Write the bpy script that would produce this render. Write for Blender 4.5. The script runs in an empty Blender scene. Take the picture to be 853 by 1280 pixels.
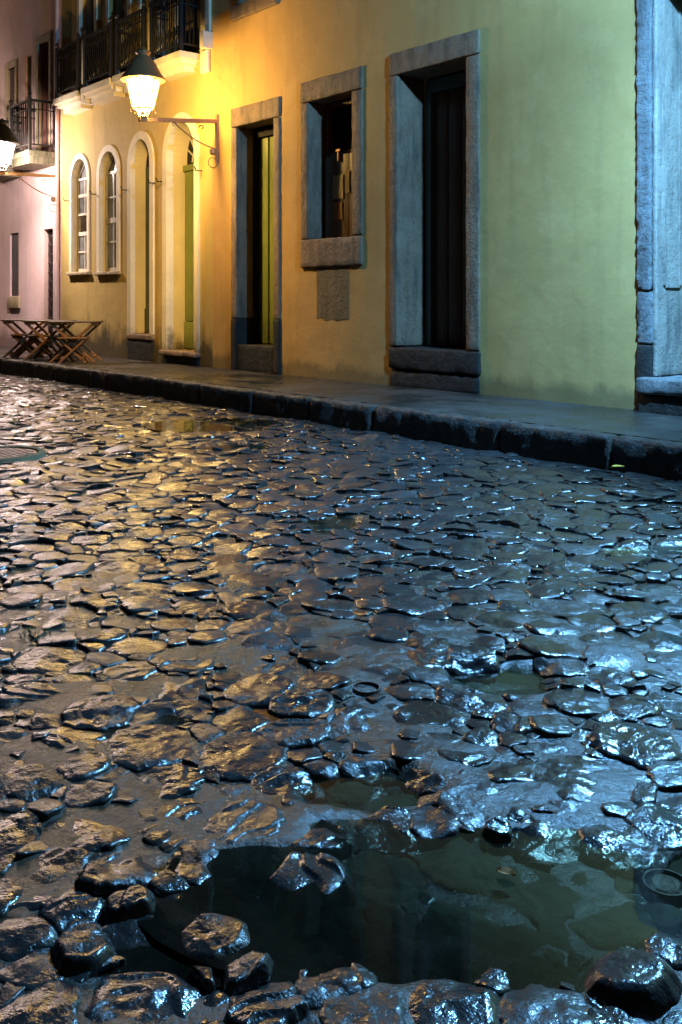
import bpy, bmesh, math, random
import numpy as np
from mathutils import Vector, Matrix, noise as mn
from mathutils.geometry import delaunay_2d_cdt
random.seed(11); R = random.Random(11)
S = bpy.context.scene; C = S.collection
rad = math.radians

# ---------------------------------------------------------------- camera
CAMP = Vector((0.0, -7.5, 1.19))
cam = bpy.data.objects.new('camera', bpy.data.cameras.new('camera')); C.objects.link(cam)
cam.location = CAMP; cam.rotation_euler = (rad(90), 0, rad(50.17))
cd = cam.data; cd.sensor_fit = 'VERTICAL'; cd.sensor_height = 36; cd.lens = 1200/1280*36
cd.shift_y = -265/1280; cd.clip_start = .05; cd.clip_end = 600
S.camera = cam
# ---------------------------------------------------------------- world: night sky
W = bpy.data.worlds.new('World'); S.world = W; W.use_nodes = True
nt = W.node_tree; sky = nt.nodes.new('ShaderNodeTexSky'); sky.sky_type = 'NISHITA'
sky.sun_disc = False; sky.sun_elevation = rad(-3); sky.sun_rotation = rad(120)
nt.links.new(sky.outputs[0], nt.nodes['Background'].inputs[0]); nt.nodes['Background'].inputs[1].default_value = .1
S.view_settings.view_transform = 'Standard'; S.view_settings.look = 'None'
S.view_settings.exposure = 0; S.view_settings.gamma = 1
S.render.engine = 'CYCLES'; S.cycles.use_denoising = True
S.cycles.sample_clamp_indirect = 6; S.cycles.max_bounces = 6; S.cycles.transparent_max_bounces = 8
S.cycles.caustics_reflective = False; S.cycles.caustics_refractive = False
# lantern lights: colour, watts
LAMP_GOLD = ((1.0, .63, .18), 1230)
LAMP_PALE = ((1.0, .80, .74), 1250)
LAMP_COOL = ((.18, .52, 1.0), 7900)

# ---------------------------------------------------------------- helpers
WO = {}                                  # world origin of every object while building
def tag(o, label=None, cat=None, group=None, kind=None):
    for k, v in (('label', label), ('category', cat), ('group', group), ('kind', kind)):
        if v: o[k] = v
    return o
def empty(name, loc=(0, 0, 0), parent=None):
    o = bpy.data.objects.new(name, None); C.objects.link(o); o.empty_display_size = .1
    loc = Vector(loc); WO[o] = loc
    if parent: o.parent = parent; o.location = loc - WO[parent]
    else: o.location = loc
    return o
def mesh(name, v, f, mat, parent=None, smooth=False, org=None):
    v = np.asarray(v, dtype=float)
    o_ = (v.min(0)+v.max(0))/2 if org is None else np.asarray(org, float)
    me = bpy.data.meshes.new(name); me.from_pydata((v-o_).tolist(), [], f); me.validate(); me.update()
    if mat: me.materials.append(mat)
    if smooth: me.polygons.foreach_set('use_smooth', [True]*len(me.polygons))
    o = bpy.data.objects.new(name, me); C.objects.link(o)
    WO[o] = Vector(o_)
    if parent: o.parent = parent; o.location = Vector(o_) - WO[parent]
    else: o.location = Vector(o_)
    return o
class MB:                                # collects shapes of ONE part
    def __init__(s): s.v = []; s.f = []
    def add(s, v, f):
        n = len(s.v); s.v += [tuple(p) for p in v]; s.f += [tuple(i+n for i in q) for q in f]; return s
    def box(s, x0, x1, y0, y1, z0, z1):
        return s.add([(x, y, z) for x in (x0, x1) for y in (y0, y1) for z in (z0, z1)],
                     [(0,1,3,2), (4,6,7,5), (0,4,5,1), (2,3,7,6), (0,2,6,4), (1,5,7,3)])
    def bar(s, a, b, w, h=None, up=(0, 0, 1)):   # square bar from a to b
        h = h or w; a = Vector(a); b = Vector(b); d = (b-a).normalized(); up = Vector(up)
        if abs(d.dot(up)) > .98: up = Vector((0, 1, 0))
        sx = d.cross(up).normalized()*w/2; sz = sx.cross(d).normalized()*h/2
        v = [p+i*sx+j*sz for p in (a, b) for i, j in ((-1,-1), (1,-1), (1,1), (-1,1))]
        return s.add(v, [(3,2,1,0), (4,5,6,7), (0,1,5,4), (1,2,6,5), (2,3,7,6), (3,0,4,7)])
    def tube(s, pts, r, n=6):
        pts = [Vector(p) for p in pts]; v = []; f = []
        for i, p in enumerate(pts):
            d = (pts[min(i+1, len(pts)-1)]-pts[max(i-1, 0)]).normalized()
            u = d.cross(Vector((0, 0, 1))) if abs(d.z) < .95 else d.cross(Vector((1, 0, 0)))
            u.normalize(); w = d.cross(u)
            rr = r[i] if isinstance(r, (list, tuple)) else r
            v += [p+rr*(math.cos(2*math.pi*k/n)*u+math.sin(2*math.pi*k/n)*w) for k in range(n)]
        for i in range(len(pts)-1):
            for k in range(n): f.append((i*n+k, i*n+(k+1)%n, (i+1)*n+(k+1)%n, (i+1)*n+k))
        f += [tuple(range(n))[::-1], tuple((len(pts)-1)*n+k for k in range(n))]
        return s.add(v, f)
    def lathe(s, c, prof, n=24, a0=0, closed=False):
        v = []; f = []; m = len(prof)
        for r, z in prof:
            v += [(c[0]+r*math.cos(a0+2*math.pi*k/n), c[1]+r*math.sin(a0+2*math.pi*k/n), c[2]+z) for k in range(n)]
        for i in range(m-1):
            for k in range(n): f.append((i*n+k, i*n+(k+1)%n, (i+1)*n+(k+1)%n, (i+1)*n+k))
        if closed: f += [((m-1)*n+k, (m-1)*n+(k+1)%n, (k+1)%n, k) for k in range(n)]
        else: f += [tuple(range(n))[::-1], tuple((m-1)*n+k for k in range(n))]
        return s.add(v, f)
    def build(s, name, mat, parent=None, smooth=False, org=None):
        return mesh(name, s.v, s.f, mat, parent, smooth, org)
def fbm(x, y, z, o=3):
    a = 1; t = 0
    for _ in range(o): t += a*mn.noise((x, y, z)); x *= 2.1; y *= 2.1; z *= 2.1; a *= .5
    return t
def coords(a, b, res, r):
    if b-a <= 2.2*r: r = (b-a)/2.5
    n = max(1, int(round((b-a-2*r)/res)))
    return [a, a+r*.35]+list(np.linspace(a+r, b-r, n+1))+[b-r*.35, b], r
def block(name, x0, x1, y0, y1, z0, z1, mat, parent=None, res=.08, r=.012, amp=.004, fr=9, smooth=True):
    """a worn stone or timber block: rounded arrises, uneven faces"""
    cs = []; rr = []
    for a, b in ((x0, x1), (y0, y1), (z0, z1)):
        c, q = coords(a, b, res, r); cs.append(c); rr.append(q)
    idx = {}; V = []; F = []
    lo = Vector((x0+rr[0], y0+rr[1], z0+rr[2])); hi = Vector((x1-rr[0], y1-rr[1], z1-rr[2]))
    rm = min(rr)
    def vid(i, j, k):
        if (i, j, k) in idx: return idx[i, j, k]
        p = Vector((cs[0][i], cs[1][j], cs[2][k]))
        q = Vector((min(max(p.x, lo.x), hi.x), min(max(p.y, lo.y), hi.y), min(max(p.z, lo.z), hi.z)))
        d = p-q
        if d.length > 1e-9:
            n = Vector((d.x/rr[0], d.y/rr[1], d.z/rr[2])).normalized()
            p = q+Vector((n.x*rr[0], n.y*rr[1], n.z*rr[2]))
            if amp: p -= n*abs(fbm(p.x*fr, p.y*fr, p.z*fr))*amp*(1.6 if sum(abs(t) > .2 for t in n) > 1 else 1)
        V.append(p); idx[i, j, k] = len(V)-1; return len(V)-1
    nx, ny, nz = len(cs[0])-1, len(cs[1])-1, len(cs[2])-1
    for i in range(nx):
        for j in range(ny):
            F.append((vid(i,j,0), vid(i,j+1,0), vid(i+1,j+1,0), vid(i+1,j,0)))
            F.append((vid(i,j,nz), vid(i+1,j,nz), vid(i+1,j+1,nz), vid(i,j+1,nz)))
    for i in range(nx):
        for k in range(nz):
            F.append((vid(i,0,k), vid(i+1,0,k), vid(i+1,0,k+1), vid(i,0,k+1)))
            F.append((vid(i,ny,k), vid(i,ny,k+1), vid(i+1,ny,k+1), vid(i+1,ny,k)))
    for j in range(ny):
        for k in range(nz):
            F.append((vid(0,j,k), vid(0,j,k+1), vid(0,j+1,k+1), vid(0,j+1,k)))
            F.append((vid(nx,j,k), vid(nx,j+1,k), vid(nx,j+1,k+1), vid(nx,j,k+1)))
    return mesh(name, V, F, mat, parent, smooth)

# ---------------------------------------------------------------- materials
class N:
    def __init__(s, name):
        m = bpy.data.materials.new(name); m.use_nodes = True; s.m = m; s.t = m.node_tree
        s.b = s.t.nodes['Principled BSDF']; s.out = s.t.nodes['Material Output']
        g = s.t.nodes.new('ShaderNodeNewGeometry'); s.pos = g.outputs['Position']
    def new(s, k, **kw):
        n = s.t.nodes.new(k)
        for a, b in kw.items(): setattr(n, a, b)
        return n
    def link(s, a, b): s.t.links.new(a, b)
    def scaled(s, sc):
        n = s.new('ShaderNodeVectorMath', operation='MULTIPLY'); s.link(s.pos, n.inputs[0]); n.inputs[1].default_value = sc; return n.outputs[0]
    def noise(s, scale, detail=4, rough=.6, vec=None, dist=0):
        n = s.new('ShaderNodeTexNoise'); n.inputs['Scale'].default_value = scale; n.inputs['Detail'].default_value = detail
        n.inputs['Roughness'].default_value = rough; n.inputs['Distortion'].default_value = dist
        s.link(vec or s.pos, n.inputs['Vector']); return n.outputs['Fac']
    def ramp(s, x, *stops):
        n = s.new('ShaderNodeValToRGB'); e = n.color_ramp.elements
        while len(e) < len(stops): e.new(.5)
        for q, (p, c) in zip(e, stops):
            q.position = p; q.color = (c, c, c, 1) if isinstance(c, (int, float)) else (*c, 1)
        s.link(x, n.inputs[0]); return n.outputs[0]
    def mix(s, f, a, b, mode='MIX'):
        n = s.new('ShaderNodeMix', data_type='RGBA', blend_type=mode)
        for sock, v in ((n.inputs[0], f), (n.inputs[6], a), (n.inputs[7], b)):
            if isinstance(v, (int, float)): sock.default_value = v
            elif isinstance(v, tuple): sock.default_value = (*v, 1)
            else: s.link(v, sock)
        return n.outputs[2]
    def math(s, op, a, b=None, c=None):
        n = s.new('ShaderNodeMath', operation=op)
        for sock, v in zip(n.inputs, (a, b, c)):
            if v is None: continue
            if isinstance(v, (int, float)): sock.default_value = v
            else: s.link(v, sock)
        return n.outputs[0]
    def z(s):
        n = s.new('ShaderNodeSeparateXYZ'); s.link(s.pos, n.inputs[0]); return n.outputs[2]
    def bump(s, h, dist, strength=1, prev=None):
        n = s.new('ShaderNodeBump'); n.inputs['Distance'].default_value = dist; n.inputs['Strength'].default_value = strength
        s.link(h, n.inputs['Height'])
        if prev is not None: s.link(prev, n.inputs['Normal'])
        return n.outputs[0]
    def done(s, col=None, rough=None, nrm=None, metal=0, spec=None):
        for k, v in (('Base Color', col), ('Roughness', rough)):
            if v is None: continue
            if isinstance(v, tuple): s.b.inputs[k].default_value = (*v, 1)
            elif isinstance(v, (int, float)): s.b.inputs[k].default_value = v
            else: s.link(v, s.b.inputs[k])
        if nrm is not None: s.link(nrm, s.b.inputs['Normal'])
        s.b.inputs['Metallic'].default_value = metal
        if spec is not None: s.b.inputs['Specular IOR Level'].default_value = spec
        return s.m
def plaster(name, c1, c2, dirt, dz=.9, dirt_amt=.8, rough=.75):
    n = N(name)
    big = n.noise(.7, 5, .6); med = n.noise(3.1, 6, .65); strk = n.noise(1, 5, .6, n.scaled((5, 5, .55)))
    col = n.mix(n.ramp(big, (.25, 0), (.75, 1)), c1, c2)
    col = n.mix(n.ramp(med, (.45, 0), (.75, .55)), col, tuple(x*.80 for x in c1))
    col = n.mix(n.ramp(strk, (.52, 0), (.72, .5)), col, tuple(x*.74 for x in c2))
    pale = n.noise(1.25, 6, .7, None, .3); col = n.mix(n.ramp(pale, (.53, 0), (.62, .32)), col, tuple(min(1, x*1.12+.035) for x in c1))
    spots = n.noise(31, 3, .7); col = n.mix(n.ramp(spots, (.70, 0), (.74, .6)), col, tuple(min(1, x*1.35+.05) for x in c1))
    # grime: blotches of mould, mostly near the foot of the wall
    zz = n.z(); lowm = n.math('MULTIPLY_ADD', zz, -1/dz, 1.0+.25/dz)
    d = n.math('ADD', n.math('MULTIPLY', n.math('MAXIMUM', lowm, 0), .42), n.math('ADD', n.math('MULTIPLY', n.noise(2.3, 7, .68), .55), n.math('MULTIPLY', strk, .35)))
    col = n.mix(n.math('MULTIPLY', n.ramp(d, (.60, 0), (.78, 1)), dirt_amt), col, dirt)
    h1 = n.noise(1.9, 4, .5); h2 = n.noise(14, 6, .6); h3 = n.noise(120, 3, .6)
    b = n.bump(h1, .04, .5); b = n.bump(h2, .004, .35, b); b = n.bump(h3, .0008, .5, b)
    return n.done(col, rough, b, spec=.3)
def stonemat(name, c1, c2, c3, pit=1.0, rough=(.5, .85), bscale=1.0, stain=.8):
    n = N(name)
    a = n.noise(4, 7, .7); b_ = n.noise(26, 5, .7); st = n.noise(1, 6, .65, n.scaled((9, 9, 1.6)))
    col = n.mix(n.ramp(a, (.35, 0), (.65, 1)), c1, c2)
    col = n.mix(n.ramp(st, (.48, 0), (.66, stain)), col, c3)
    pm = n.ramp(b_, (.30, 1), (.42, 0)); col = n.mix(n.math('MULTIPLY', pm, .7*pit), col, tuple(x*.35 for x in c3))
    h2 = n.noise(17, 7, .7); h3 = n.noise(90, 4, .65)
    b = n.bump(h2, .018*bscale); b = n.bump(b_, .012*bscale, pit, b); b = n.bump(h3, .004*bscale, 1, b)
    return n.done(col, n.ramp(h2, (.3, rough[0]), (.7, rough[1])), b, spec=.4)
def woodmat(name, c1, c2, rough=.55, sc=(30, 30, 1.5)):
    n = N(name); g = n.noise(1, 6, .65, n.scaled(sc)); w = n.noise(5, 4, .6)
    col = n.mix(n.ramp(g, (.3, 0), (.7, 1)), c1, c2); col = n.mix(n.ramp(w, (.5, 0), (.8, .5)), col, tuple(x*.5 for x in c1))
    return n.done(col, rough, n.bump(g, .004), spec=.4)
def plain(name, c, rough=.5, metal=0, nscale=20, var=.35, bd=.002):
    n = N(name); a = n.noise(nscale, 5, .65)
    col = n.mix(n.ramp(a, (.35, 0), (.7, var)), c, tuple(x*.4 for x in c))
    return n.done(col, rough, n.bump(a, bd), metal)

M_YEL = plaster('yellow_plaster', (.565, .335, .108), (.505, .31, .108), (.10, .085, .04), .28, .6)
M_CRM = plaster('cream_yellow_plaster', (.56, .40, .13), (.50, .35, .12), (.075, .06, .03), .85, .95)
M_PNK = plaster('pink_plaster', (.74, .53, .50), (.68, .50, .48), (.16, .10, .08), .5, .7)
M_TRIM = plaster('limewashed_trim', (.78, .68, .49), (.72, .62, .44), (.09, .075, .04), .75, .95, .65)
M_STO = stonemat('weathered_stone', (.20, .128, .075), (.26, .18, .115), (.085, .064, .045), .9)
M_STD = stonemat('dark_step_stone', (.014, .013, .011), (.027, .024, .019), (.007, .008, .006), .8, (.6, .9))
M_PORT = stonemat('limewashed_stone', (.28, .24, .19), (.36, .315, .255), (.10, .10, .095), .7, (.45, .7), .8, .7)
M_QUO = stonemat('rough_hewn_stone', (.27, .27, .26), (.34, .34, .33), (.14, .14, .135), 1.2, (.4, .8), 3.2)
M_KERB = stonemat('kerb_stone', (.045, .040, .033), (.080, .070, .058), (.014, .014, .011), 1.1, (.3, .7), 1.8, 1.0)
M_GRN = woodmat('green_paint', (.16, .19, .045), (.20, .235, .06), .45)
M_GRND = woodmat('dark_green_paint', (.055, .07, .022), (.075, .09, .03), .45)
M_DWD = woodmat('dark_door_wood', (.10, .042, .022), (.16, .066, .034), .4)
M_TEAL = woodmat('blue_grey_paint', (.10, .13, .13), (.13, .16, .16), .45)
M_TBL = woodmat('worn_red_wood', (.20, .095, .038), (.28, .135, .055), .5, (14, 14, 14))
M_TTOP = woodmat('dark_table_top', (.07, .045, .02), (.11, .07, .03), .45, (14, 14, 14))
M_FRM = woodmat('old_white_paint', (.55, .50, .40), (.62, .57, .46), .5)
M_SHUT = woodmat('brown_shutter', (.13, .085, .07), (.19, .13, .10), .5)
M_FDR = woodmat('grey_brown_door', (.17, .13, .09), (.23, .18, .12), .5)
M_IRON = plain('black_iron', (.022, .02, .018), .45, .3, 30)
M_RUST = plain('brown_lamp_iron', (.42, .23, .10), .5, .4, 30)
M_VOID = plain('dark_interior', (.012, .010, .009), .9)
M_CEM = stonemat('grey_cement', (.17, .122, .055), (.215, .16, .08), (.10, .075, .035), .5, (.7, .9))
M_SILL = stonemat('beige_sill', (.42, .33, .19), (.48, .38, .23), (.25, .19, .11), .4)
M_MET = plain('manhole_iron', (.13, .10, .085), .32, .7, 60, .5, .006)
M_MOSS = stonemat('mossy_slab', (.16, .15, .09), (.24, .21, .14), (.05, .065, .022), .8, stain=1)
M_ROOF = plain('clay_tiles', (.28, .11, .06), .8)
def panemat():
    n = N('window_glass'); a = n.noise(1.7, 4, .6)
    return n.done(n.mix(n.ramp(a, (.35, 0), (.65, 1)), (.06, .07, .075), (.24, .25, .25)), .12, n.bump(n.noise(4, 2), .01), spec=.7)
M_PANE = panemat()
def lampglass(name, c, e):
    n = N(name); em = n.new('ShaderNodeEmission'); em.inputs[0].default_value = (*c, 1); em.inputs[1].default_value = e
    tr = n.new('ShaderNodeBsdfTransparent'); mx = n.new('ShaderNodeMixShader'); mx.inputs[0].default_value = .5
    n.link(tr.outputs[0], mx.inputs[1]); n.link(em.outputs[0], mx.inputs[2]); n.link(mx.outputs[0], n.out.inputs[0])
    return n.m
def wetstone(name, seed):
    n = N(name)
    oi = n.new('ShaderNodeObjectInfo'); rnd = oi.outputs['Random']
    a = n.noise(7, 6, .65); b_ = n.noise(38, 5, .65)
    lay = n.noise(1, 5, .6, n.scaled((16, 44, 30)), 1.2)
    film = n.ramp(n.noise(7, 4, .65), (.46, .06), (.62, 1))          # smooth water film against rough bare stone
    col = n.mix(n.ramp(a, (.35, 0), (.65, 1)), (.015, .015, .015), (.036, .034, .033))
    col = n.mix(n.math('MULTIPLY', n.math('FRACT', n.math('MULTIPLY', rnd, 7.3)), .6), n.mix(n.math('MULTIPLY', rnd, .6), col, (.030, .021, .015)), (.036, .039, .042))
    col = n.mix(n.ramp(b_, (.35, .6), (.55, 0)), col, (.016, .015, .014))
    r = n.math('ADD', n.ramp(n.noise(5, 5, .6), (.36, .10), (.66, .27)), n.math('MULTIPLY', n.math('POWER', rnd, 4), .22))
    b = n.bump(a, .014, .9); b = n.bump(n.noise(24, 3, .5), .004, .7, b); cn = b
    for h, dst in ((lay, .0055), (b_, .004), (n.noise(95, 4, .7), .0016)):
        q = n.new('ShaderNodeBump'); q.inputs['Distance'].default_value = dst; n.link(film, q.inputs['Strength'])
        n.link(h, q.inputs['Height']); n.link(b, q.inputs['Normal']); b = q.outputs[0]
    n.b.inputs['Coat Weight'].default_value = .35; n.b.inputs['Coat Roughness'].default_value = .13; n.link(cn, n.b.inputs['Coat Normal'])
    return n.done(col, r, b, spec=.52)
M_COB = wetstone('wet_cobble_stone', 0)
def siltmat():                                   # stones lying under the puddle: dull with silt and algae
    n = N('silted_stone'); a = n.noise(9, 6, .65); g = n.noise(40, 5, .7)
    col = n.mix(n.ramp(a, (.35, 0), (.65, 1)), (.055, .056, .038), (.12, .112, .072)); col = n.mix(n.ramp(g, (.55, 0), (.75, .6)), col, (.02, .022, .015))
    return n.done(col, .75, n.bump(g, .006), spec=.1)
M_SILT = siltmat()
def mudmat():
    n = N('wet_mud'); a = n.noise(3, 6, .65); g = n.noise(150, 4, .7); w = n.noise(9, 5, .6)
    col = n.mix(n.ramp(a, (.35, 0), (.65, 1)), (.028, .022, .015), (.056, .042, .027))
    col = n.mix(n.ramp(g, (.55, 0), (.75, .5)), col, (.09, .07, .048))
    b = n.bump(w, .016, .8); b = n.bump(n.noise(45, 5, .65), .004, .9, b); b = n.bump(g, .002, 1, b)
    return n.done(col, n.ramp(w, (.35, .14), (.65, .40)), b, spec=.5)
M_MUD = mudmat()
def watermat():
    n = N('puddle_water')
    tr = n.new('ShaderNodeBsdfTransparent'); tr.inputs[0].default_value = (.72, .74, .62, 1)
    gl = n.new('ShaderNodeBsdfGlossy'); gl.inputs['Roughness'].default_value = .015
    fr = n.new('ShaderNodeFresnel'); fr.inputs[0].default_value = 1.40
    b = n.bump(n.noise(7, 2, .4), .0015, .5); n.link(b, gl.inputs['Normal']); n.link(b, fr.inputs['Normal'])
    df = n.new('ShaderNodeBsdfDiffuse'); df.inputs[0].default_value = (.065, .062, .042, 1)        # silt hanging in the water
    mk = n.new('ShaderNodeMixShader'); n.link(n.ramp(n.noise(5, 4, .6), (.35, .05), (.65, .17)), mk.inputs[0]); n.link(tr.outputs[0], mk.inputs[1]); n.link(df.outputs[0], mk.inputs[2])
    mx = n.new('ShaderNodeMixShader'); n.link(fr.outputs[0], mx.inputs[0]); n.link(mk.outputs[0], mx.inputs[1]); n.link(gl.outputs[0], mx.inputs[2])
    n.link(mx.outputs[0], n.out.inputs[0]); return n.m
M_WAT = watermat()
def pavemat():
    n = N('sidewalk_cement'); a = n.noise(1.6, 6, .65); g = n.noise(60, 5, .7); l = n.noise(1, 5, .6, n.scaled((1.2, 9, 4)))
    col = n.mix(n.ramp(a, (.35, 0), (.68, 1)), (.020, .019, .016), (.042, .037, .030))
    col = n.mix(n.ramp(l, (.55, 0), (.72, .6)), col, (.018, .016, .014)); col = n.mix(n.ramp(g, (.62, 0), (.72, .5)), col, (.15, .14, .115))
    b = n.bump(a, .02, .8); b = n.bump(g, .004, 1, b)
    return n.done(col, n.ramp(a, (.36, .16), (.62, .62)), b, spec=.45)
M_PAVE = pavemat()

# ---------------------------------------------------------------- walls with openings
WT = .5                                            # wall thickness
def arch_pts(x0, x1, zs, rise, n=16):              # spring height zs, round head
    cx = (x0+x1)/2; w = (x1-x0)/2
    return [(cx-w*math.cos(math.pi*i/n), zs+rise*math.sin(math.pi*i/n)) for i in range(n+1)]
def wall(name, x0, x1, z0, z1, ops, mat, parent, y0=0.0, y1=WT):
    """ops: list of rows; an opening is (x0,x1,z0,ztop/zspring,rise)"""
    xs = {x0, x1}
    for o in ops:
        if o[4] > 0: xs |= {p[0] for p in arch_pts(*o[:2], o[3], o[4])}
        xs |= {o[0], o[1]}
    xs = sorted(xs); mb = MB()
    def top(o, x):
        if o[4] <= 0: return o[3]
        c = (o[0]+o[1])/2; w = (o[1]-o[0])/2
        return o[3]+o[4]*math.sqrt(max(0, 1-((x-c)/w)**2))
    for a, b in zip(xs[:-1], xs[1:]):
        m = (a+b)/2; here = sorted([o for o in ops if o[0] < m < o[1]], key=lambda o: o[2])
        lo = (z0, z0)
        segs = []
        for o in here: segs.append((lo, (o[2], o[2]))); lo = (top(o, a), top(o, b))
        segs.append((lo, (z1, z1)))
        for (l, h) in segs:
            mb.add([(a, y0, l[0]), (b, y0, l[1]), (b, y0, h[1]), (a, y0, h[0]),
                    (a, y1, l[0]), (b, y1, l[1]), (b, y1, h[1]), (a, y1, h[0])],
                   [(0,1,2,3), (5,4,7,6), (4,5,1,0), (3,2,6,7)])
    for o in ops:                                  # jamb faces
        for x in (o[0], o[1]):
            mb.add([(x, y0, o[2]), (x, y1, o[2]), (x, y1, top(o, x)), (x, y0, top(o, x))], [(0,1,2,3)])
    for x in (x0, x1): mb.add([(x, y0, z0), (x, y1, z0), (x, y1, z1), (x, y0, z1)], [(0,1,2,3)])
    return mb.build(name, mat, parent)
def planks(parent, x0, x1, y, z0, z1, n, mat, gap=.008, th=.03, widths=None, name='plank'):
    xs = np.linspace(x0, x1, n+1) if widths is None else x0+(x1-x0)*np.cumsum([0]+widths)/sum(widths)
    for i in range(n):
        block(name, xs[i]+gap/2, xs[i+1]-gap/2, y+R.uniform(0, .004), y+th, z0, z1, mat, parent, .4, .006, .001)
SWZ = .21                                          # sidewalk height
# ================================================================ yellow house
X_Y0, X_Y1 = -11.90, 4.0
yel = tag(empty('yellow_house', (-4, 0, 0)), 'golden yellow plastered house with grey stone door and window surrounds along the pavement', 'building')
# openings (inner clear): x0,x1,z0,z1
O_MID = (-11.25, -10.37, .57, 3.61); O_WIN = (-9.62, -8.77, 1.96, 3.70); O_DOOR = (-7.97, -6.92, .66, 3.75); O_PORT = (-4.68, -3.40, .52, 3.98)
UP = [(-11.15, -10.45, 5.30, 6.9), (-9.65, -8.75, 5.30, 6.9), (-7.9, -7.0, 5.30, 6.9), (-4.5, -3.6, 5.30, 6.9)]
def grow(o, l, r, b, t): return (o[0]-l, o[1]+r, o[2]-b, o[3]+t, 0)
holes = [grow(O_MID, .09, .09, .36, .2), grow(O_WIN, .1, .12, .3, .2), grow(O_DOOR, .09, .12, .44, .2), grow(O_PORT, .12, .12, .3, .18)]
holes = [(h[0], h[1], max(h[2], .1), h[3], 0) for h in holes] + [grow(o, .1, .1, .1, .1) for o in UP]
wall('wall', X_Y0, X_Y1, -.05, 7.9, holes, M_YEL, yel)
def frame(house, o, jl, jr, lh, depth, mat, y0=-.03, z0=None, amp=.006, r=.014, split=None):
    """stone surround lining the opening: jambs (in courses), lintel"""
    zb = o[2] if z0 is None else z0
    cuts = [zb]+[zb+(o[3]-zb)*t for t in (split or [])]+[o[3]]
    for a, b in zip(cuts[:-1], cuts[1:]):
        block('jamb_stone', o[0]-jl, o[0], y0, depth, a+.002, b-.002, mat, house, .07, r, amp)
        block('jamb_stone', o[1], o[1]+jr, y0, depth, a+.002, b-.002, mat, house, .07, r, amp)
    block('lintel_stone', o[0]-jl-.002, o[1]+jr+.002, y0-.003, depth, o[3]+.002, o[3]+lh, mat, house, .07, r, amp)
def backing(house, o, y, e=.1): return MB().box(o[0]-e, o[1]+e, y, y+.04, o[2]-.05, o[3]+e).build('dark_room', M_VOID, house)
# middle door
frame(yel, O_MID, .14, .14, .27, .27, M_STO, z0=.93, amp=.010, r=.018)
block('jamb_foot_stone', -11.39, -11.25, -.036, .27, SWZ-.02, .93, M_STD, yel, .07, .014, .008)
block('jamb_foot_stone', -10.37, -10.23, -.036, .27, SWZ-.02, .93, M_STD, yel, .07, .014, .008)
block('door_step_stone', -11.25, -10.37, -.02, .46, SWZ-.02, .57, M_STD, yel, .06, .02, .010)
d = MB().box(-11.248, -11.235, .275, .40, .571, 3.6).box(-10.45, -10.37, .275, .40, .571, 3.6).box(-11.235, -10.45, .275, .40, 3.48, 3.6).build('door_frame', M_VOID, yel)
dl = MB().box(-11.235, -10.45, .365, .39, .575, 3.48).build('door', M_GRND, yel)
planks(dl, -11.215, -10.46, .325, .58, 3.47, 3, M_GRN, .035, .038, [.25, .25, .25])
backing(yel, O_MID, .45)
# window with half shutters
frame(yel, O_WIN, .16, .19, .27, .25, M_STO, amp=.010, r=.018)
block('sill_stone', -9.78, -8.58, -.035, .25, 1.60, 1.958, M_STO, yel, .07, .018, .010)
wf = MB().box(-9.62, -9.56, .255, .33, 1.96, 3.7).box(-8.83, -8.77, .255, .33, 1.96, 3.7).box(-9.56, -8.83, .255, .33, 3.64, 3.7).box(-9.56, -8.83, .265, .32, 3.02, 3.07).build('window_frame', M_DWD, yel)
ws = MB().box(-9.56, -8.83, .23, .25, 1.97, 3.015).build('shutter', M_SHUT, yel)
planks(ws, -9.55, -8.84, .20, 1.975, 3.015, 3, M_SHUT, .004, .028)
MB().box(-9.27, -9.25, .170, .198, 2.93, 3.06).box(-9.30, -9.22, .166, .188, 3.05, 3.08).build('latch', M_RUST, ws)
backing(yel, O_WIN, .46)
# big dark door
frame(yel, O_DOOR, .14, .19, .26, .42, M_STO, amp=.009, r=.016)
block('door_step_stone', -8.12, -6.72, -.04, .47, .40, .657, M_STD, yel, .06, .03, .016)
block('plinth_stone', -8.10, -6.74, -.022, .45, SWZ-.03, .398, M_STD, yel, .06, .02, .014)
MB().box(-7.968, -7.88, .425, .50, .66, 3.74).box(-7.01, -6.922, .425, .50, .66, 3.74).box(-7.88, -7.01, .425, .50, 3.6, 3.74).build('door_frame', M_TEAL, yel)
dl = MB().box(-7.88, -7.01, .52, .54, .664, 3.6).build('door', M_DWD, yel)
planks(dl, -7.87, -7.02, .48, .668, 3.59, 4, M_DWD, .012, .038)
backing(yel, O_DOOR, .56)
# stone portal at the right edge
for a, b in ((1.27, 3.98),):
    block('rough_jamb_stone', -4.87, -4.72, -.035, .10, a+.003, b, M_QUO, yel, .028, .014, .016, 9)
    block('rough_jamb_stone', -3.36, -3.21, -.035, .10, a+.003, b, M_QUO, yel, .028, .014, .016, 9)
block('rough_jamb_stone', -4.87, -4.71, -.034, .12, .80, 1.27, M_QUO, yel, .035, .02, .016, 14)
block('jamb_foot_stone', -4.87, -4.71, -.04, .12, SWZ-.02, .797, M_STD, yel, .05, .02, .014)
block('jamb_foot_stone', -3.36, -3.20, -.04, .12, SWZ-.02, 1.267, M_STD, yel, .05, .02, .014)
block('jamb_stone', -4.72, -4.68, -.006, .50, .52, 3.98, M_PORT, yel, .06, .010, .005)
MB().box(-4.685, -4.668, .10, .13, 1.32, 3.98).box(-4.685, -4.668, .36, .39, 1.32, 3.98).box(-4.685, -4.668, .131, .359, 1.30, 1.33).build('jamb_panel_moulding', M_PORT, yel)
block('jamb_stone', -3.40, -3.36, -.006, .50, .52, 3.98, M_PORT, yel, .06, .010, .005)
block('lintel_stone', -4.88, -3.20, -.04, .50, 3.983, 4.26, M_QUO, yel, .06, .02, .012)
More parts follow.
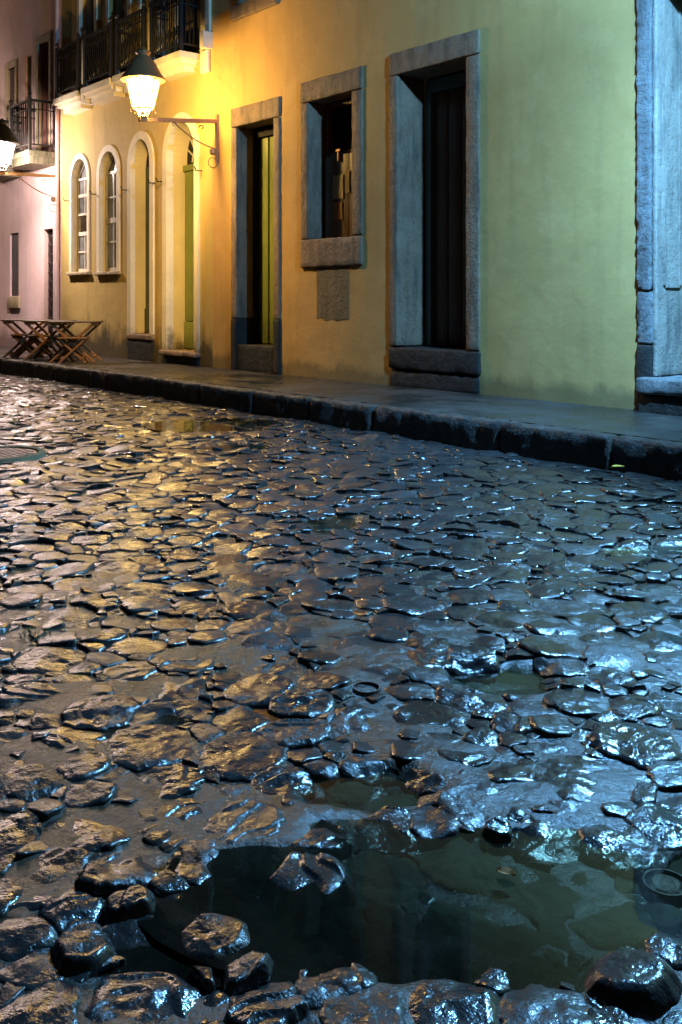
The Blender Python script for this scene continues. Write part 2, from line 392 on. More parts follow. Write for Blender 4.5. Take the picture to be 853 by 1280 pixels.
block('door_step_stone', -4.80, -3.3, -.16, .50, .37, .515, M_QUO, yel, .05, .02, .012)
block('plinth_stone', -4.79, -3.31, -.13, .48, SWZ-.03, .368, M_STD, yel, .05, .02, .012)
dl = MB().box(-4.68, -3.40, .53, .55, .52, 3.98).build('door', M_GRND, yel)
planks(dl, -4.66, -3.42, .50, .53, 3.97, 6, M_GRND, .012, .03)
# cement patch below the window
def patch():
    v = []; n = 14
    xs = np.linspace(-9.46, -8.84, n)
    top = [1.597]*n; bot = [.95+.035*fbm(x*9, 3, 1)+.012*R.uniform(-1, 1) for x in xs]
    f = []
    for i, x in enumerate(xs):
        v += [(x, -.004, bot[i]), (x, -.005, 1.3), (x, -.004, top[i]), (x, .002, bot[i]), (x, .002, top[i])]
    for i in range(n-1):
        a = i*5; b = a+5
        f += [(a, b, b+1, a+1), (a+1, b+1, b+2, a+2), (a+3, b+3, b, a), (a+2, b+2, b+4, a+4)]
    f += [(0, 1, 2, 4, 3), ((n-1)*5, (n-1)*5+3, (n-1)*5+4, (n-1)*5+2, (n-1)*5+1)]
    return mesh('cement_patch', v, f, M_CEM, yel)
patch()
for o in UP:                                      # upper floor windows
    frame(yel, (*o[:4],), .14, .14, .18, .22, M_STO, amp=.006)
    block('sill_stone', o[0]-.2, o[1]+.2, -.07, .22, o[2]-.2, o[2]-.002, M_STO, yel, .1, .016, .006)
    w = MB().box(o[0], o[0]+.06, .23, .29, o[2], o[3]).box(o[1]-.06, o[1], .23, .29, o[2], o[3]).box(o[0]+.06, o[1]-.06, .23, .29, o[3]-.06, o[3]).box(o[0]+.06, o[1]-.06, .23, .29, o[2], o[2]+.06).box((o[0]+o[1])/2-.03, (o[0]+o[1])/2+.03, .235, .285, o[2]+.06, o[3]-.06).build('window_frame', M_DWD, yel)
    for a, b in ((o[0]+.06, (o[0]+o[1])/2-.03), ((o[0]+o[1])/2+.03, o[1]-.06)):
        MB().box(a, b, .255, .265, o[2]+.06, o[3]-.06).build('pane', M_PANE, w)
    backing(yel, o, .46)
def roof(house, x0, x1):
    MB().box(x0, x1, -.35, WT, 7.905, 8.1).build('cornice', M_TRIM, house)
    MB().add([(x0, -.55, 8.1), (x1, -.55, 8.1), (x1, 4, 10), (x0, 4, 10), (x0, -.55, 8.2), (x1, -.55, 8.2), (x1, 4, 10.1), (x0, 4, 10.1)],
             [(0,3,2,1), (4,5,6,7), (0,1,5,4), (1,2,6,5), (2,3,7,6), (3,0,4,7)]).build('roof', M_ROOF, house)
roof(yel, X_Y0, X_Y1)

# ================================================================ cream house
X_C0 = -17.19
crm = tag(empty('cream_house', (-14.5, 0, 0)), 'cream yellow house with white arched ground floor openings and black iron balconies', 'building')
# arched: inner x0,x1,z0,spring,rise, trim width, depth
A_W1 = (-16.68, -16.03, 1.70, 3.38, .36); A_W2 = (-15.54, -14.89, 1.68, 3.38, .36)
A_D1 = (-14.38, -13.74, .64, 3.40, .40); A_D2 = (-13.20, -12.38, .42, 3.40, .50)
FD = [(-16.35, -15.75, 4.9, 7.1, 0), (-15.2, -14.5, 4.9, 7.1, 0), (-14.05, -13.4, 4.9, 7.1, 0), (-12.85, -12.2, 4.9, 7.1, 0)]
cops = [(a[0]-.03, a[1]+.03, a[2]-(.0 if a[2] > 1 else .5), a[3], a[4]+.03) for a in (A_W1, A_W2, A_D1, A_D2)] + FD
wall('wall', X_C0, X_Y0-.002, -.05, 7.9, cops, M_CRM, crm)
def arch_path(x0, x1, z0, zs, rise, n=16):
    return [(x0, z0)]+[(x0, z0+(zs-z0)*t) for t in (.33, .66)]+arch_pts(x0, x1, zs, rise, n)+[(x1, z0+(zs-z0)*t) for t in (.66, .33)]+[(x1, z0)]
def surround(a, w, depth, name='arch_surround'):
    pi = arch_path(*a); po = arch_path(a[0]-w, a[1]+w, a[2], a[3], a[4]+w*1.1)
    v = []; f = []; n = len(pi)
    for (xi, zi), (xo, zo) in zip(pi, po): v += [(xi, depth, zi), (xi, -.03, zi), (xo, -.03, zo), (xo, .001, zo)]
    for i in range(n-1):
        b = i*4; c = b+4; f += [(b, b+1, c+1, c), (b+1, b+2, c+2, c+1), (b+2, b+3, c+3, c+2)]
    f += [(0, 3, 2, 1), ((n-1)*4, (n-1)*4+1, (n-1)*4+2, (n-1)*4+3)]
    return mesh(name, v, f, M_TRIM, crm)
for a, w, dp in ((A_W1, .09, .30), (A_W2, .10, .30), (A_D1, .12, .35), (A_D2, .13, .36)): surround(a, w, dp)
def arch_fill(a, y, mat, name, parent, zlo=None):
    p = [(a[0], zlo or a[3])]+arch_pts(*a[:2], a[3], a[4])+[(a[1], zlo or a[3])]; n = len(p)
    v = [(x, y, z) for x, z in p]+[(x, y+.02, z) for x, z in p]
    f = [tuple(range(n)), tuple(range(2*n-1, n-1, -1))]+[(i, i+n, (i+1)%n+n, (i+1)%n) for i in range(n)]
    return mesh(name, v, f, mat, parent)
def arched_window(a, y, zr, dark):
    x0, x1 = a[0], a[1]; cx = (x0+x1)/2
    fm = MB().box(x0, x0+.05, y, y+.05, a[2], a[3]).box(x1-.05, x1, y, y+.05, a[2], a[3])
    for z, h in zr: fm.box(x0+.05, x1-.05, y-.004, y+.046, z, z+h)
    fm.tube([(x, y+.025, z) for x, z in arch_pts(x0+.02, x1-.02, a[3], a[4]-.02)], .028, 4)
    for s in (-1, 1):                              # crossing tracery arcs
        fm.tube([(cx+s*(x1-x0)*.5*(1-1.25*t), y+.02, a[3]+a[4]*.95*math.sin(t*1.45)) for t in np.linspace(0, 1, 8)], .014, 4)
    zs = [z for z, h in zr]; hs = [h for z, h in zr]
    for i in range(len(zs)-1):
        if i != dark: fm.box(cx-.014, cx+.014, y, y+.04, zs[i]+hs[i], zs[i+1])
    w = fm.build('arched_window', M_FRM, crm)
    for i in range(len(zs)-1):
        if i == dark: continue
        for p, q in ((x0+.05, cx-.014), (cx+.014, x1-.05)):
            MB().box(p, q, y+.018, y+.026, zs[i]+hs[i], zs[i+1]).build('pane', M_PANE, w)
    arch_fill((x0+.03, x1-.03, 0, a[3]+.01, a[4]-.03), y+.035, M_PANE, 'pane', w)
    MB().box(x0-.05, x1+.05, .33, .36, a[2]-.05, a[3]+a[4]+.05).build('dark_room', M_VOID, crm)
    return block('window_sill', x0-.14, x1+.14, -.07, .12, a[2]-.06, a[2]-.002, M_SILL, crm, .1, .01, .003)
arched_window(A_W1, .09, [(1.70, .06), (2.05, .03), (2.36, .07), (2.73, .04), (3.06, .06), (3.37, .04)], 2)
arched_window(A_W2, .09, [(1.68, .07), (2.18, .03), (2.52, .09), (2.95, .03), (3.37, .05)], 9)
# arched doors: green leaves, dark steps
d1 = MB().box(A_D1[0], A_D1[1], .25, .29, .645, 3.40).build('door', M_GRND, crm)
arch_fill((A_D1[0], A_D1[1], 0, 3.402, .40), .26, M_VOID, 'fanlight', d1)
MB().box(A_D1[0]+.02, A_D1[1]-.02, .22, .248, .65, 1.05).build('kick_board', M_GRND, d1)
d2 = MB().box(A_D2[0], A_D2[1], .32, .36, .425, 3.30).build('door', M_GRND, crm)
planks(d2, A_D2[0]+.02, A_D2[1]-.02, .285, .86, 3.20, 4, M_GRN, .010, .03)
block('kick_board', A_D2[0]+.02, A_D2[1]-.02, .27, .318, .43, .85, M_GRN, d2, .2, .01, .001)
MB().box(A_D2[0], A_D2[1], .265, .318, 3.21, 3.30).build('transom', M_GRN, d2)
fl = arch_fill((A_D2[0], A_D2[1], 0, 3.402, .50), .345, M_VOID, 'fanlight', d2, 3.305)
g = MB(); cx = (A_D2[0]+A_D2[1])/2
for k in range(1, 8):
    t = math.pi*k/8; g.bar((cx+.06*math.cos(t), .33, 3.32+.06*math.sin(t)), (cx+.39*math.cos(t), .33, 3.36+.5*math.sin(t)), .018)
g.tube([(cx+.22*math.cos(t), .325, 3.34+.27*math.sin(t)) for t in np.linspace(0, math.pi, 12)], .010, 4)
g.build('fanlight_grille', M_FRM, d2)
block('door_step_stone', -14.50, -13.62, -.05, .34, .54, .638, M_STO, crm, .06, .02, .010)
block('plinth_stone', -14.49, -13.63, -.034, .34, SWZ-.03, .538, M_STD, crm, .06, .02, .010)
block('door_step_stone', -13.33, -12.24, -.10, .36, .33, .418, M_STO, crm, .06, .02, .012)
block('plinth_stone', -13.30, -12.27, -.036, .36, SWZ-.03, .328, M_STD, crm, .06, .02, .010)
def hook(x, z, s):
    MB().tube([(x, .0, z), (x, -.10, z-.01), (x+.05*s, -.16, z+.04)], .010, 5).build('shutter_hook', M_IRON, crm)
for x, z in ((-16.80, 3.02), (-15.68, 3.05), (-14.52, 3.02), (-13.60, 3.05), (-13.35, 3.05), (-12.20, 3.10)): hook(x, z, 1)
# balconies on the upper floor
BAL = [(-16.72, -15.78), (-15.55, -14.52), (-14.36, -13.40), (-13.20, -12.27)]
def balcony(house, x0, x1, yf, zf, zt, slabmat, slab_t=.26, nb=13, label=None, step=True):
    b = empty('balcony', ((x0+x1)/2, yf/2, zf), house)
    s = MB().box(x0-.03, x1+.03, yf-.03, -.001, zf-.10, zf)
    if step: s.box(x0+.02, x1-.02, yf+.03, -.001, zf-slab_t*.62, zf-.10).box(x0+.10, x1-.10, yf+.11, -.001, zf-slab_t, zf-slab_t*.62)
    else: s.box(x0+.0, x1-.0, yf+.0, -.001, zf-slab_t, zf-.10)
    s.build('balcony_slab', slabmat, b)
    r = MB(); e = .025
    c = [(x0+e, -.01), (x0+e, yf+e), (x1-e, yf+e), (x1-e, -.01)]
    for p, q in zip(c[:-1], c[1:]):
        for z, w in ((zt, .045), (zt-.16, .02), (zf+.12, .025)): r.bar((*p, z), (*q, z), w)
    for p in c[1:3]: r.box(p[0]-.025, p[0]+.025, p[1]-.025, p[1]+.025, zf, zt+.06); r.lathe((p[0], p[1], zt+.06), [(.012, 0), (.035, .03), (.035, .06), (.005, .10)], 8)
    r.build('railing', M_IRON, b)
    k = MB()
    for i in range(1, nb):
        x = x0+e+(x1-x0-2*e)*i/nb; k.tube([(x, yf+e, zf+.12), (x, yf+e, zt-.02)], .011, 4)
        if i % 2: k.tube([(x+.03*math.cos(t), yf+e, zt-.08+.06*math.sin(t)) for t in np.linspace(0, 6.28, 7)], .007, 3)
        else: k.tube([(x+.035*math.cos(t), yf+e, zf+.30+.13*math.sin(t)) for t in np.linspace(0, 6.28, 9)], .007, 3)
    m = max(2, int(-yf/.08))
    for i in range(1, m):
        y = -.01+(yf+e+.01)*i/m
        for x in (x0+e, x1-e): k.tube([(x, y, zf+.12), (x, y, zt-.02)], .011, 4)
    k.build('railing_bars', M_IRON, b)
    return b
for x0, x1 in BAL: balcony(crm, x0, x1, -.32, 4.83, 5.70, M_TRIM)
for a, b in zip(BAL[:-1], BAL[1:]):
    block('balcony_post', a[1]+.05, b[0]-.04, -.28, -.002, 4.60, 5.72, M_TRIM, crm, .15, .015, .004)
MB().box(-17.188, -16.68, -.06, -.001, 4.86, 5.0).build('string_course', M_TRIM, crm)
MB().box(-12.0, -11.905, -.16, -.001, 4.84, 5.08).build('string_course', M_TRIM, crm)
block('corner_bracket', -12.15, -11.95, -.07, -.002, 4.50, 4.84, M_TRIM, crm, .1, .02, .004)
block('corner_pilaster', -12.08, -11.92, -.05, -.002, 5.09, 7.9, M_TRIM, crm, .3, .012, .003)
for o in FD:
    MB().box(o[0]-.1, o[0], -.025, .2, 4.84, 7.2).box(o[1], o[1]+.1, -.025, .2, 4.84, 7.2).box(o[0], o[1], -.025, .2, 7.1, 7.2).build('french_door_frame', M_TRIM, crm)
    fd = MB().box(o[0], o[1], .12, .15, 4.84, 7.1).build('french_door', M_FDR, crm)
    planks(fd, o[0]+.02, o[1]-.02, .09, 4.86, 7.08, 2, M_FDR, .02, .028)
roof(crm, X_C0, X_Y0-.004)
# ================================================================ pink house
X_P0 = -34.0
pnk = tag(empty('pink_house', (-22, 0, 0)), 'pale pink house beyond the cream one with small balconies and narrow openings', 'building')
P_UP = [(-18.24, -17.72, 3.95, 6.2, 0), (-18.93, -18.60, 4.3, 6.08, 0), (-19.88, -19.44, 3.95, 6.0, 0), (-21.0, -20.5, 4.0, 6.0, 0)]
P_LO = [(-19.74, -19.27, 1.27, 2.57, 0), (-17.98, -17.56, .25, 2.56, 0), (-21.6, -20.8, .25, 2.6, 0)]
wall('wall', X_P0, X_C0-.002, -.05, 8.3, P_UP+P_LO, M_PNK, pnk)
for i, o in enumerate(P_UP):
    MB().box(o[0], o[1], .05, .09, o[2], o[3]).build('shutter', woodmat('red_shutter', (.16, .06, .045), (.2, .08, .06)) if i == 0 else M_SHUT, pnk)
    if i != 1: MB().box(o[0]-.10, o[0], -.02, .15, o[2], o[3]+.12).box(o[1], o[1]+.08, -.02, .15, o[2], o[3]+.12).box(o[0], o[1], -.02, .15, o[3], o[3]+.12).build('window_surround', M_SILL, pnk)
M_PLK = plain('grey_door', (.10, .085, .085), .5)
w = MB().box(-19.74, -19.27, .06, .09, 1.27, 2.57).build('shutter', M_PLK, pnk)
planks(w, -19.73, -19.28, .03, 1.28, 2.56, 3, M_PLK, .012, .028)
block('window_sill', -19.80, -19.15, -.05, -.002, 1.02, 1.26, M_SILL, pnk, .1, .012, .004)
d = MB().box(-17.98, -17.56, .12, .15, .25, 2.56).build('door', M_VOID, pnk)
g = MB()
for k in range(4): g.bar((-17.94+.11*k, .085, .3), (-17.94+.11*k, .085, 2.5), .02)
for k in range(13): g.bar((-17.98, .085, .33+.175*k), (-17.56, .085, .33+.175*k), .02)
g.build('door_grille', M_MET, d)
MB().box(-21.6, -20.8, .2, .24, .25, 2.6).build('door', M_DWD, pnk)
balcony(pnk, -18.42, -17.42, -.52, 3.98, 4.92, M_MOSS, .24, 9, None, False)
balcony(pnk, -20.2, -19.1, -.52, 3.9, 4.78, M_MOSS, .22, 9, None, False)
MB().tube([(-17.25, -.05, 8), (-17.25, -.05, 3.7), (-17.25, -.05, .25)], .035, 8).build('drainpipe', M_PNK, pnk)
roof(pnk, X_P0, X_C0-.01)

# ================================================================ street lanterns
GRP = 'iron street lanterns on wall brackets'
def lantern_parts(root, glass, col, watts, L, droop, iron):
    """built round the wall plate: root at the wall face, arm to -Y"""
    MB().box(-.03, .03, -.035, -.001, -.60, .10).build('wall_plate', M_RUST, root, org=(0, 0, 0))
    a = Vector((0, -.03, 0)); e = Vector((0, -L, -droop))
    arm = MB().bar(a, e+Vector((0, -.06, 0)), .05, .055)
    arm.build('arm', M_RUST, root, org=(0, 0, 0))
    s = MB()
    s.tube([Vector((0, -.04, -.40)).lerp(Vector((0, -.72, -.10)), t)+Vector((0, 0, -.05*math.sin(t*3.14))) for t in np.linspace(0, 1, 9)], .010, 5)
    for cy, cz, q in ((-.72, -.135, 1), (-.27, -.12, -1)):
        s.tube([(0, cy+q*(.05-.012*t)*math.cos(t*1.3)-.0*q, cz+(.05-.012*t)*math.sin(t*1.3)) for t in np.linspace(0, 4, 12)], .008, 5)
    s.build('scroll_brace', M_RUST, root, org=(0, 0, 0))
    s = MB().lathe((0, -.09, -.44), [(.012, -.05), (.045, -.03), (.045, .03), (.012, .05)], 10)
    s.tube([(0, -.09+.075*math.cos(t), -.60+.075*math.sin(t)) for t in np.linspace(0, 6.283, 16)], .008, 5)
    s.build('wall_eye', M_RUST, root, org=(0, 0, 0))
    b = e+Vector((0, 0, .03)); n = 6; a0 = rad(12)
    # basket, cage of glazing bars, hood
    k = MB().lathe(b, [(.05, 0), (.055, .02), (.03, .03)], 12)
    for i in range(n):
        t = a0+2*math.pi*i/n; cs = Vector((math.cos(t), math.sin(t), 0))
        k.tube([b+cs*.05+Vector((0, 0, .01)), b+cs*.075+Vector((0, 0, .06)), b+cs*.10+Vector((0, 0, .115)), b+cs*.165+Vector((0, 0, .105)), b+cs*.175+Vector((0, 0, .075))], .009, 5)
        k.bar(b+cs*.14+Vector((0, 0, .12)), b+cs*.232+Vector((0, 0, .51)), .014)
    ring = lambda r, z, w: k.tube([b+Vector((r*math.cos(a0+2*math.pi*i/n), r*math.sin(a0+2*math.pi*i/n), z)) for i in range(n+1)], w, 5)
    ring(.142, .12, .012); ring(.235, .51, .014)
    k.build('cage', iron, root, org=(0, 0, 0))
    MB().lathe(b, [(.30, .505), (.31, .515), (.295, .535), (.235, .62), (.17, .74), (.11, .82), (.075, .845), (.07, .865), (.10, .875), (.10, .90), (.05, .915), (.03, .95), (.008, .97)], 28).build('hood', iron, root, smooth=True, org=(0, 0, 0))
    for i in range(n):
        t0 = a0+2*math.pi*i/n; t1 = a0+2*math.pi*(i+1)/n; p = []
        for r, z in ((.138, .125), (.228, .505)):
            for t in (t0, t1): p.append(b+Vector((r*math.cos(t), r*math.sin(t), z)))
        o = [q-Vector(((q-b).x, (q-b).y, 0)).normalized()*.004 for q in p]
        MB().add(p+o, [(0,1,3,2), (4,6,7,5), (0,4,5,1), (2,3,7,6), (0,2,6,4), (1,5,7,3)]).build('glass_pane', glass, root, org=(0, 0, 0))
    li = bpy.data.lights.new('lamp_light', 'POINT'); li.color = col; li.energy = watts; li.shadow_soft_size = .07
    lo = bpy.data.objects.new('lamp_light', li); C.objects.link(lo); lo.parent = root; lo.location = b+Vector((0, 0, .23))
def lantern(x, z, kind, label, name, L=1.2, droop=.12, iron=None, e=30):
    r = empty('street_lantern', (0, 0, 0))
    lantern_parts(r, lampglass(name, kind[0], e), kind[0], kind[1], L, droop, iron or M_RUST)
    r.location = (x, 0, z); return tag(r, label, 'street lamp', GRP)
lantern(-11.76, 3.76, LAMP_GOLD, 'glowing golden street lantern with brown hood on the cream house beside the stone door', 'gold_lamp_glass')
lantern(-17.33, 3.52, LAMP_PALE, 'pale white street lantern with black hood on the pink house under its balcony', 'pale_lamp_glass', 1.06, .03, M_IRON)
lantern(-23.6, 5.0, ((1.0, .70, .52), 1700), 'unseen street lantern added farther along the pink facade to light its top', 'added_lamp_glass', 1.06, .03, M_IRON)  # out of view, added to brighten the upper pink wall
lantern(-3.0, 4.60, LAMP_COOL, 'cold white street lantern high above the stone portal at the right', 'cool_lamp_glass', 1.5, .02, M_IRON)

# ================================================================ sidewalk with kerb stones
KY = -1.60
side = MB().box(-36, 6, KY+.16, -.001, -.25, SWZ).build('sidewalk', M_PAVE); tag(side, kind='structure')
x = -36.0
kx = []
while x < 6:
    w = R.uniform(.9, 1.7); kx.append((x, min(x+w, 6))); x += w
for a, b in kx:
    fine = -17 < a < 0
    block('kerb_stone', a+.002, b-.004, KY+R.uniform(-.006, .006), KY+.165, -.15, SWZ+.008+R.uniform(-.006, .004), M_KERB, side, .05 if fine else .4, .026, .018, 6)

# ================================================================ road surface heights
FW = Vector((-.7679, .6406)); RT = Vector((.6406, .7679))
def c2w(X, Z): return (FW.x*Z+RT.x*X, -7.5+FW.y*Z+RT.y*X)
def w2c(x, y): y += 7.5; return (RT.x*x+RT.y*y, FW.x*x+FW.y*y)       # lateral X, depth Z from the camera
# puddles: centre (X lateral, Z depth), radii, depth of the hollow, water level
PUD = [((.25, 1.94), (.60, .27), .024, -.010), ((-.28, 1.82), (.22, .12), .013, -.009), ((.50, 3.06), (.17, .13), .03, -.022),
       ((-.62, 2.70), (.20, .10), .012, -.008), ((-.15, 2.80), (.15, .07), .018, -.010), ((-1.22, 9.2), (.60, .50), .09, -.004),
       ((.05, 2.38), (.20, .10), .03, -.02), ((2.1, 3.9), (.3, .2), .03, -.02), ((-.9, 7.9), (.3, .2), .03, -.02), ((1.55, 4.6), (.35, .12), .035, -.02), ((-.05, 5.2), (.14, .2), .03, -.02)]
MUD = [((-.30, 2.28), (.28, .22)), ((-.75, 2.5), (.25, .2))]
def sstep(a, b, x):
    t = min(1, max(0, (x-a)/(b-a))); return t*t*(3-2*t)
def hollow(X, Z, x, y):
    h = 0
    for (cx, cz), (rx, rz), dep, lv in PUD:
        dx = (X-cx)/rx; dz = (Z-cz)/rz
        if abs(dx) < 1.8 and abs(dz) < 1.8:
            q = math.hypot(dx, dz)+.38*mn.noise((x*4, y*4, 3.3))+.28*mn.noise((x*11, y*11, 1.3))
            h = max(h, dep*sstep(1.15, .72, q))
    return h
def H(x, y):
    if y > KY+.05: return -.02
    X, Z = w2c(x, y)
    return .012*mn.noise((x*.9, y*.9, 0))+.010*mn.noise((x*2.3, y*2.3, 5))-hollow(X, Z, x, y)-.02*sstep(.5, 0, KY-y)
def mudlift(X, Z, x, y):
    m = 0
    for (cx, cz), (rx, rz) in MUD:
        m = max(m, sstep(1.2, .5, math.hypot((X-cx)/rx, (Z-cz)/rz)+.35*mn.noise((x*4, y*4, 9))))
    return m
def axis(lo, hi, a, b, st):
    far = lambda s, e: list(np.geomspace(.06, abs(e-s), 14)*np.sign(e-s)+s)
    return sorted(far(a, lo))+list(np.arange(a, b, st))+far(b, hi)
gx = axis(-120, 120, -4.2, .3, .028); gy = axis(-120, 120, -7.2, -3.4, .028)
# denser far strip so that the kerb side keeps its undulation
gx = sorted(set(gx) | set(np.arange(-18, -4.2, .16)) | set(np.arange(.3, 2, .16))); gy = sorted(set(gy) | set(np.arange(-3.4, KY+.2, .09)) | set(np.arange(-9, -7.2, .12)))
V = []; F = []; nx, ny = len(gx), len(gy)
for x in gx:
    for y in gy:
        X, Z = w2c(x, y)
        z = H(x, y)
        if y < KY+.05:
            z += -.006-.013*sstep(3.2, 5, Z)+.005*mudlift(X, Z, x, y)+.014*(1-sstep(.004, .016, hollow(X, Z, x, y)))*mn.noise((x*3.1, y*3.1, 8))-.004*sstep(.008, .018, hollow(X, Z, x, y))+.006*mn.noise((x*11, y*11, 2))+.003*mn.noise((x*30, y*30, 2))
        V.append((x, y, z))
for i in range(nx-1):
    for j in range(ny-1): F.append((i*ny+j, (i+1)*ny+j, (i+1)*ny+j+1, i*ny+j+1))
road = mesh('road', V, F, M_MUD, None, True, (0, 0, 0)); tag(road, kind='structure')

# ================================================================ cobblestones (power diagram of uneven stones)
def g2c(px, py): Z = 1428/(py-375); return ((px-426)/1200*Z, Z)
# foreground stones seen singly: image place of the photograph turned into ground metres, radius, extra height
KEY = [(20,1165,.075,.035), (170,1248,.12,.03), (60,1262,.085,.02), (100,955,.075,.012), (90,920,.07,.01), (190,893,.075,.012), (390,1085,.10,.07), (268,1165,.085,.062), (300,1203,.06,.055),
       (430,1002,.085,.012), (482,1028,.075,.008), (552,920,.055,.008), (622,1036,.045,.09), (725,972,.13,.012), (770,1045,.09,.014), (785,1222,.095,.055), (560,1262,.10,.03),
       (465,1268,.075,.025), (680,1268,.085,.025), (640,905,.065,.01), (790,885,.085,.01), (452,950,.06,.01), (240,1003,.09,.012), (330,1255,.07,.018), (250,1212,.05,0.050), (200,970,.10,.008),
       (690,905,.06,.01), (545,965,.09,.008), (640,960,.075,.012), (830,1030,.08,.012), (720,1010,.06,.008), (160,1125,.06,0.044), (110,1180,.05,0.042), (600,1140,.12,-.01), (520,1120,.10,-.012), (560,1190,.11,-.012), (480,1170,.08,-.01), (690,1170,.12,-.02), (660,1100,.10,-.015)]
seeds = []; cell = {}
CAPS = [(-2.211, -5.554, .05), (-1.096, -5.709, .055)]
MAN = (-7.37, -4.80, .37)
def ok(x, y, r, k=.80):
    if y+r*.3 > KY-.03: return False
    for (a, b, c) in CAPS+[MAN]:
        if math.hypot(x-a, y-b) < c+r*.55: return False
    i, j = int(x//.3), int(y//.3)
    for di in (-1, 0, 1):
        for dj in (-1, 0, 1):
            for s in cell.get((i+di, j+dj), ()):
                if (s[0]-x)**2+(s[1]-y)**2 < (k*(r+s[2]))**2: return False
    return True
def put(x, y, r, up):
    s = (x, y, r, up); seeds.append(s); cell.setdefault((int(x//.3), int(y//.3)), []).append(s)
for px, py, r, up in KEY: 
    x, y = c2w(*g2c(px, py))
    if ok(x, y, r, .6): put(x, y, r, up)
SX0, SX1, SY0 = -19.5, 1.2, -8.6
def inside(x, y):
    X, Z = w2c(x, y)
    return 1.15 < Z < 17.5 and abs(X) < .40*Z+.55
for rmax, tries in ((.125, 26000), (.095, 60000), (.06, 90000), (.036, 60000)):
    for _ in range(tries):
        # sample in camera wedge
        Z = math.sqrt(R.uniform(1.15**2, (17.5 if rmax > .05 else 5.5)**2)); X = R.uniform(-1, 1)*(.40*Z+.55)
        x, y = c2w(X, Z)
        if y > KY: continue
        r = rmax*R.uniform(.62, 1)
        if ok(x, y, r): put(x, y, r, 0)
def clip(poly, nx_, ny_, c):
    out = []; m = len(poly)
    d = [p[0]*nx_+p[1]*ny_-c for p in poly]
    for i in range(m):
        a, b = d[i], d[(i+1) % m]
        if a <= 0: out.append(poly[i])
        if (a < 0) != (b < 0) and a != b:
            t = a/(a-b); p, q = poly[i], poly[(i+1) % m]; out.append((p[0]+t*(q[0]-p[0]), p[1]+t*(q[1]-p[1])))
    return out
stones = []
for (x, y, r, up) in seeds:
    q = r*1.9; poly = [(x-q, y-q), (x+q, y-q), (x+q, y+q), (x-q, y+q)]
    for k in range(8):
        t = k*math.pi/4+.4; poly = clip(poly, math.cos(t), math.sin(t), x*math.cos(t)+y*math.sin(t)+r*1.55)
    i, j = int(x//.3), int(y//.3)
    for di in (-1, 0, 1):
        for dj in (-1, 0, 1):
            for s in cell.get((i+di, j+dj), ()):
                if s[0] == x and s[1] == y: continue
                nx_, ny_ = s[0]-x, s[1]-y
                c = ((s[0]**2+s[1]**2)-(x*x+y*y)-s[2]**2+r*r)/2
                poly = clip(poly, nx_, ny_, c)
                if len(poly) < 3: break
    poly = clip(poly, 0, 1, KY-.025)
    for (a, b, c) in CAPS+[MAN]:
        dd = math.hypot(x-a, y-b)
        if dd < c+.4: poly = clip(poly, (a-x)/dd, (b-y)/dd, ((a-x)*a+(b-y)*b)/dd-c)
    if len(poly) < 3: continue
    A = .5*abs(sum(poly[k][0]*poly[(k+1) % len(poly)][1]-poly[(k+1) % len(poly)][0]*poly[k][1] for k in range(len(poly))))
    X, Z = w2c(x, y)
    if A < .0006: continue
    vis = (A/max(Z, .8)**3) if (Z > 1.45 and abs(X) < .355*Z+.1) else 0
    stones.append((vis, x, y, r, up, poly, A, Z))
stones.sort(key=lambda s: -s[0])
TL_F = [0, .28, .5, .66, .77, .85, .91, .955, .985, 1.0]
TL_M = [0, .3, .55, .75, .88, .95, 1.0]
TL_S = [0, .5, .85, 1.0]
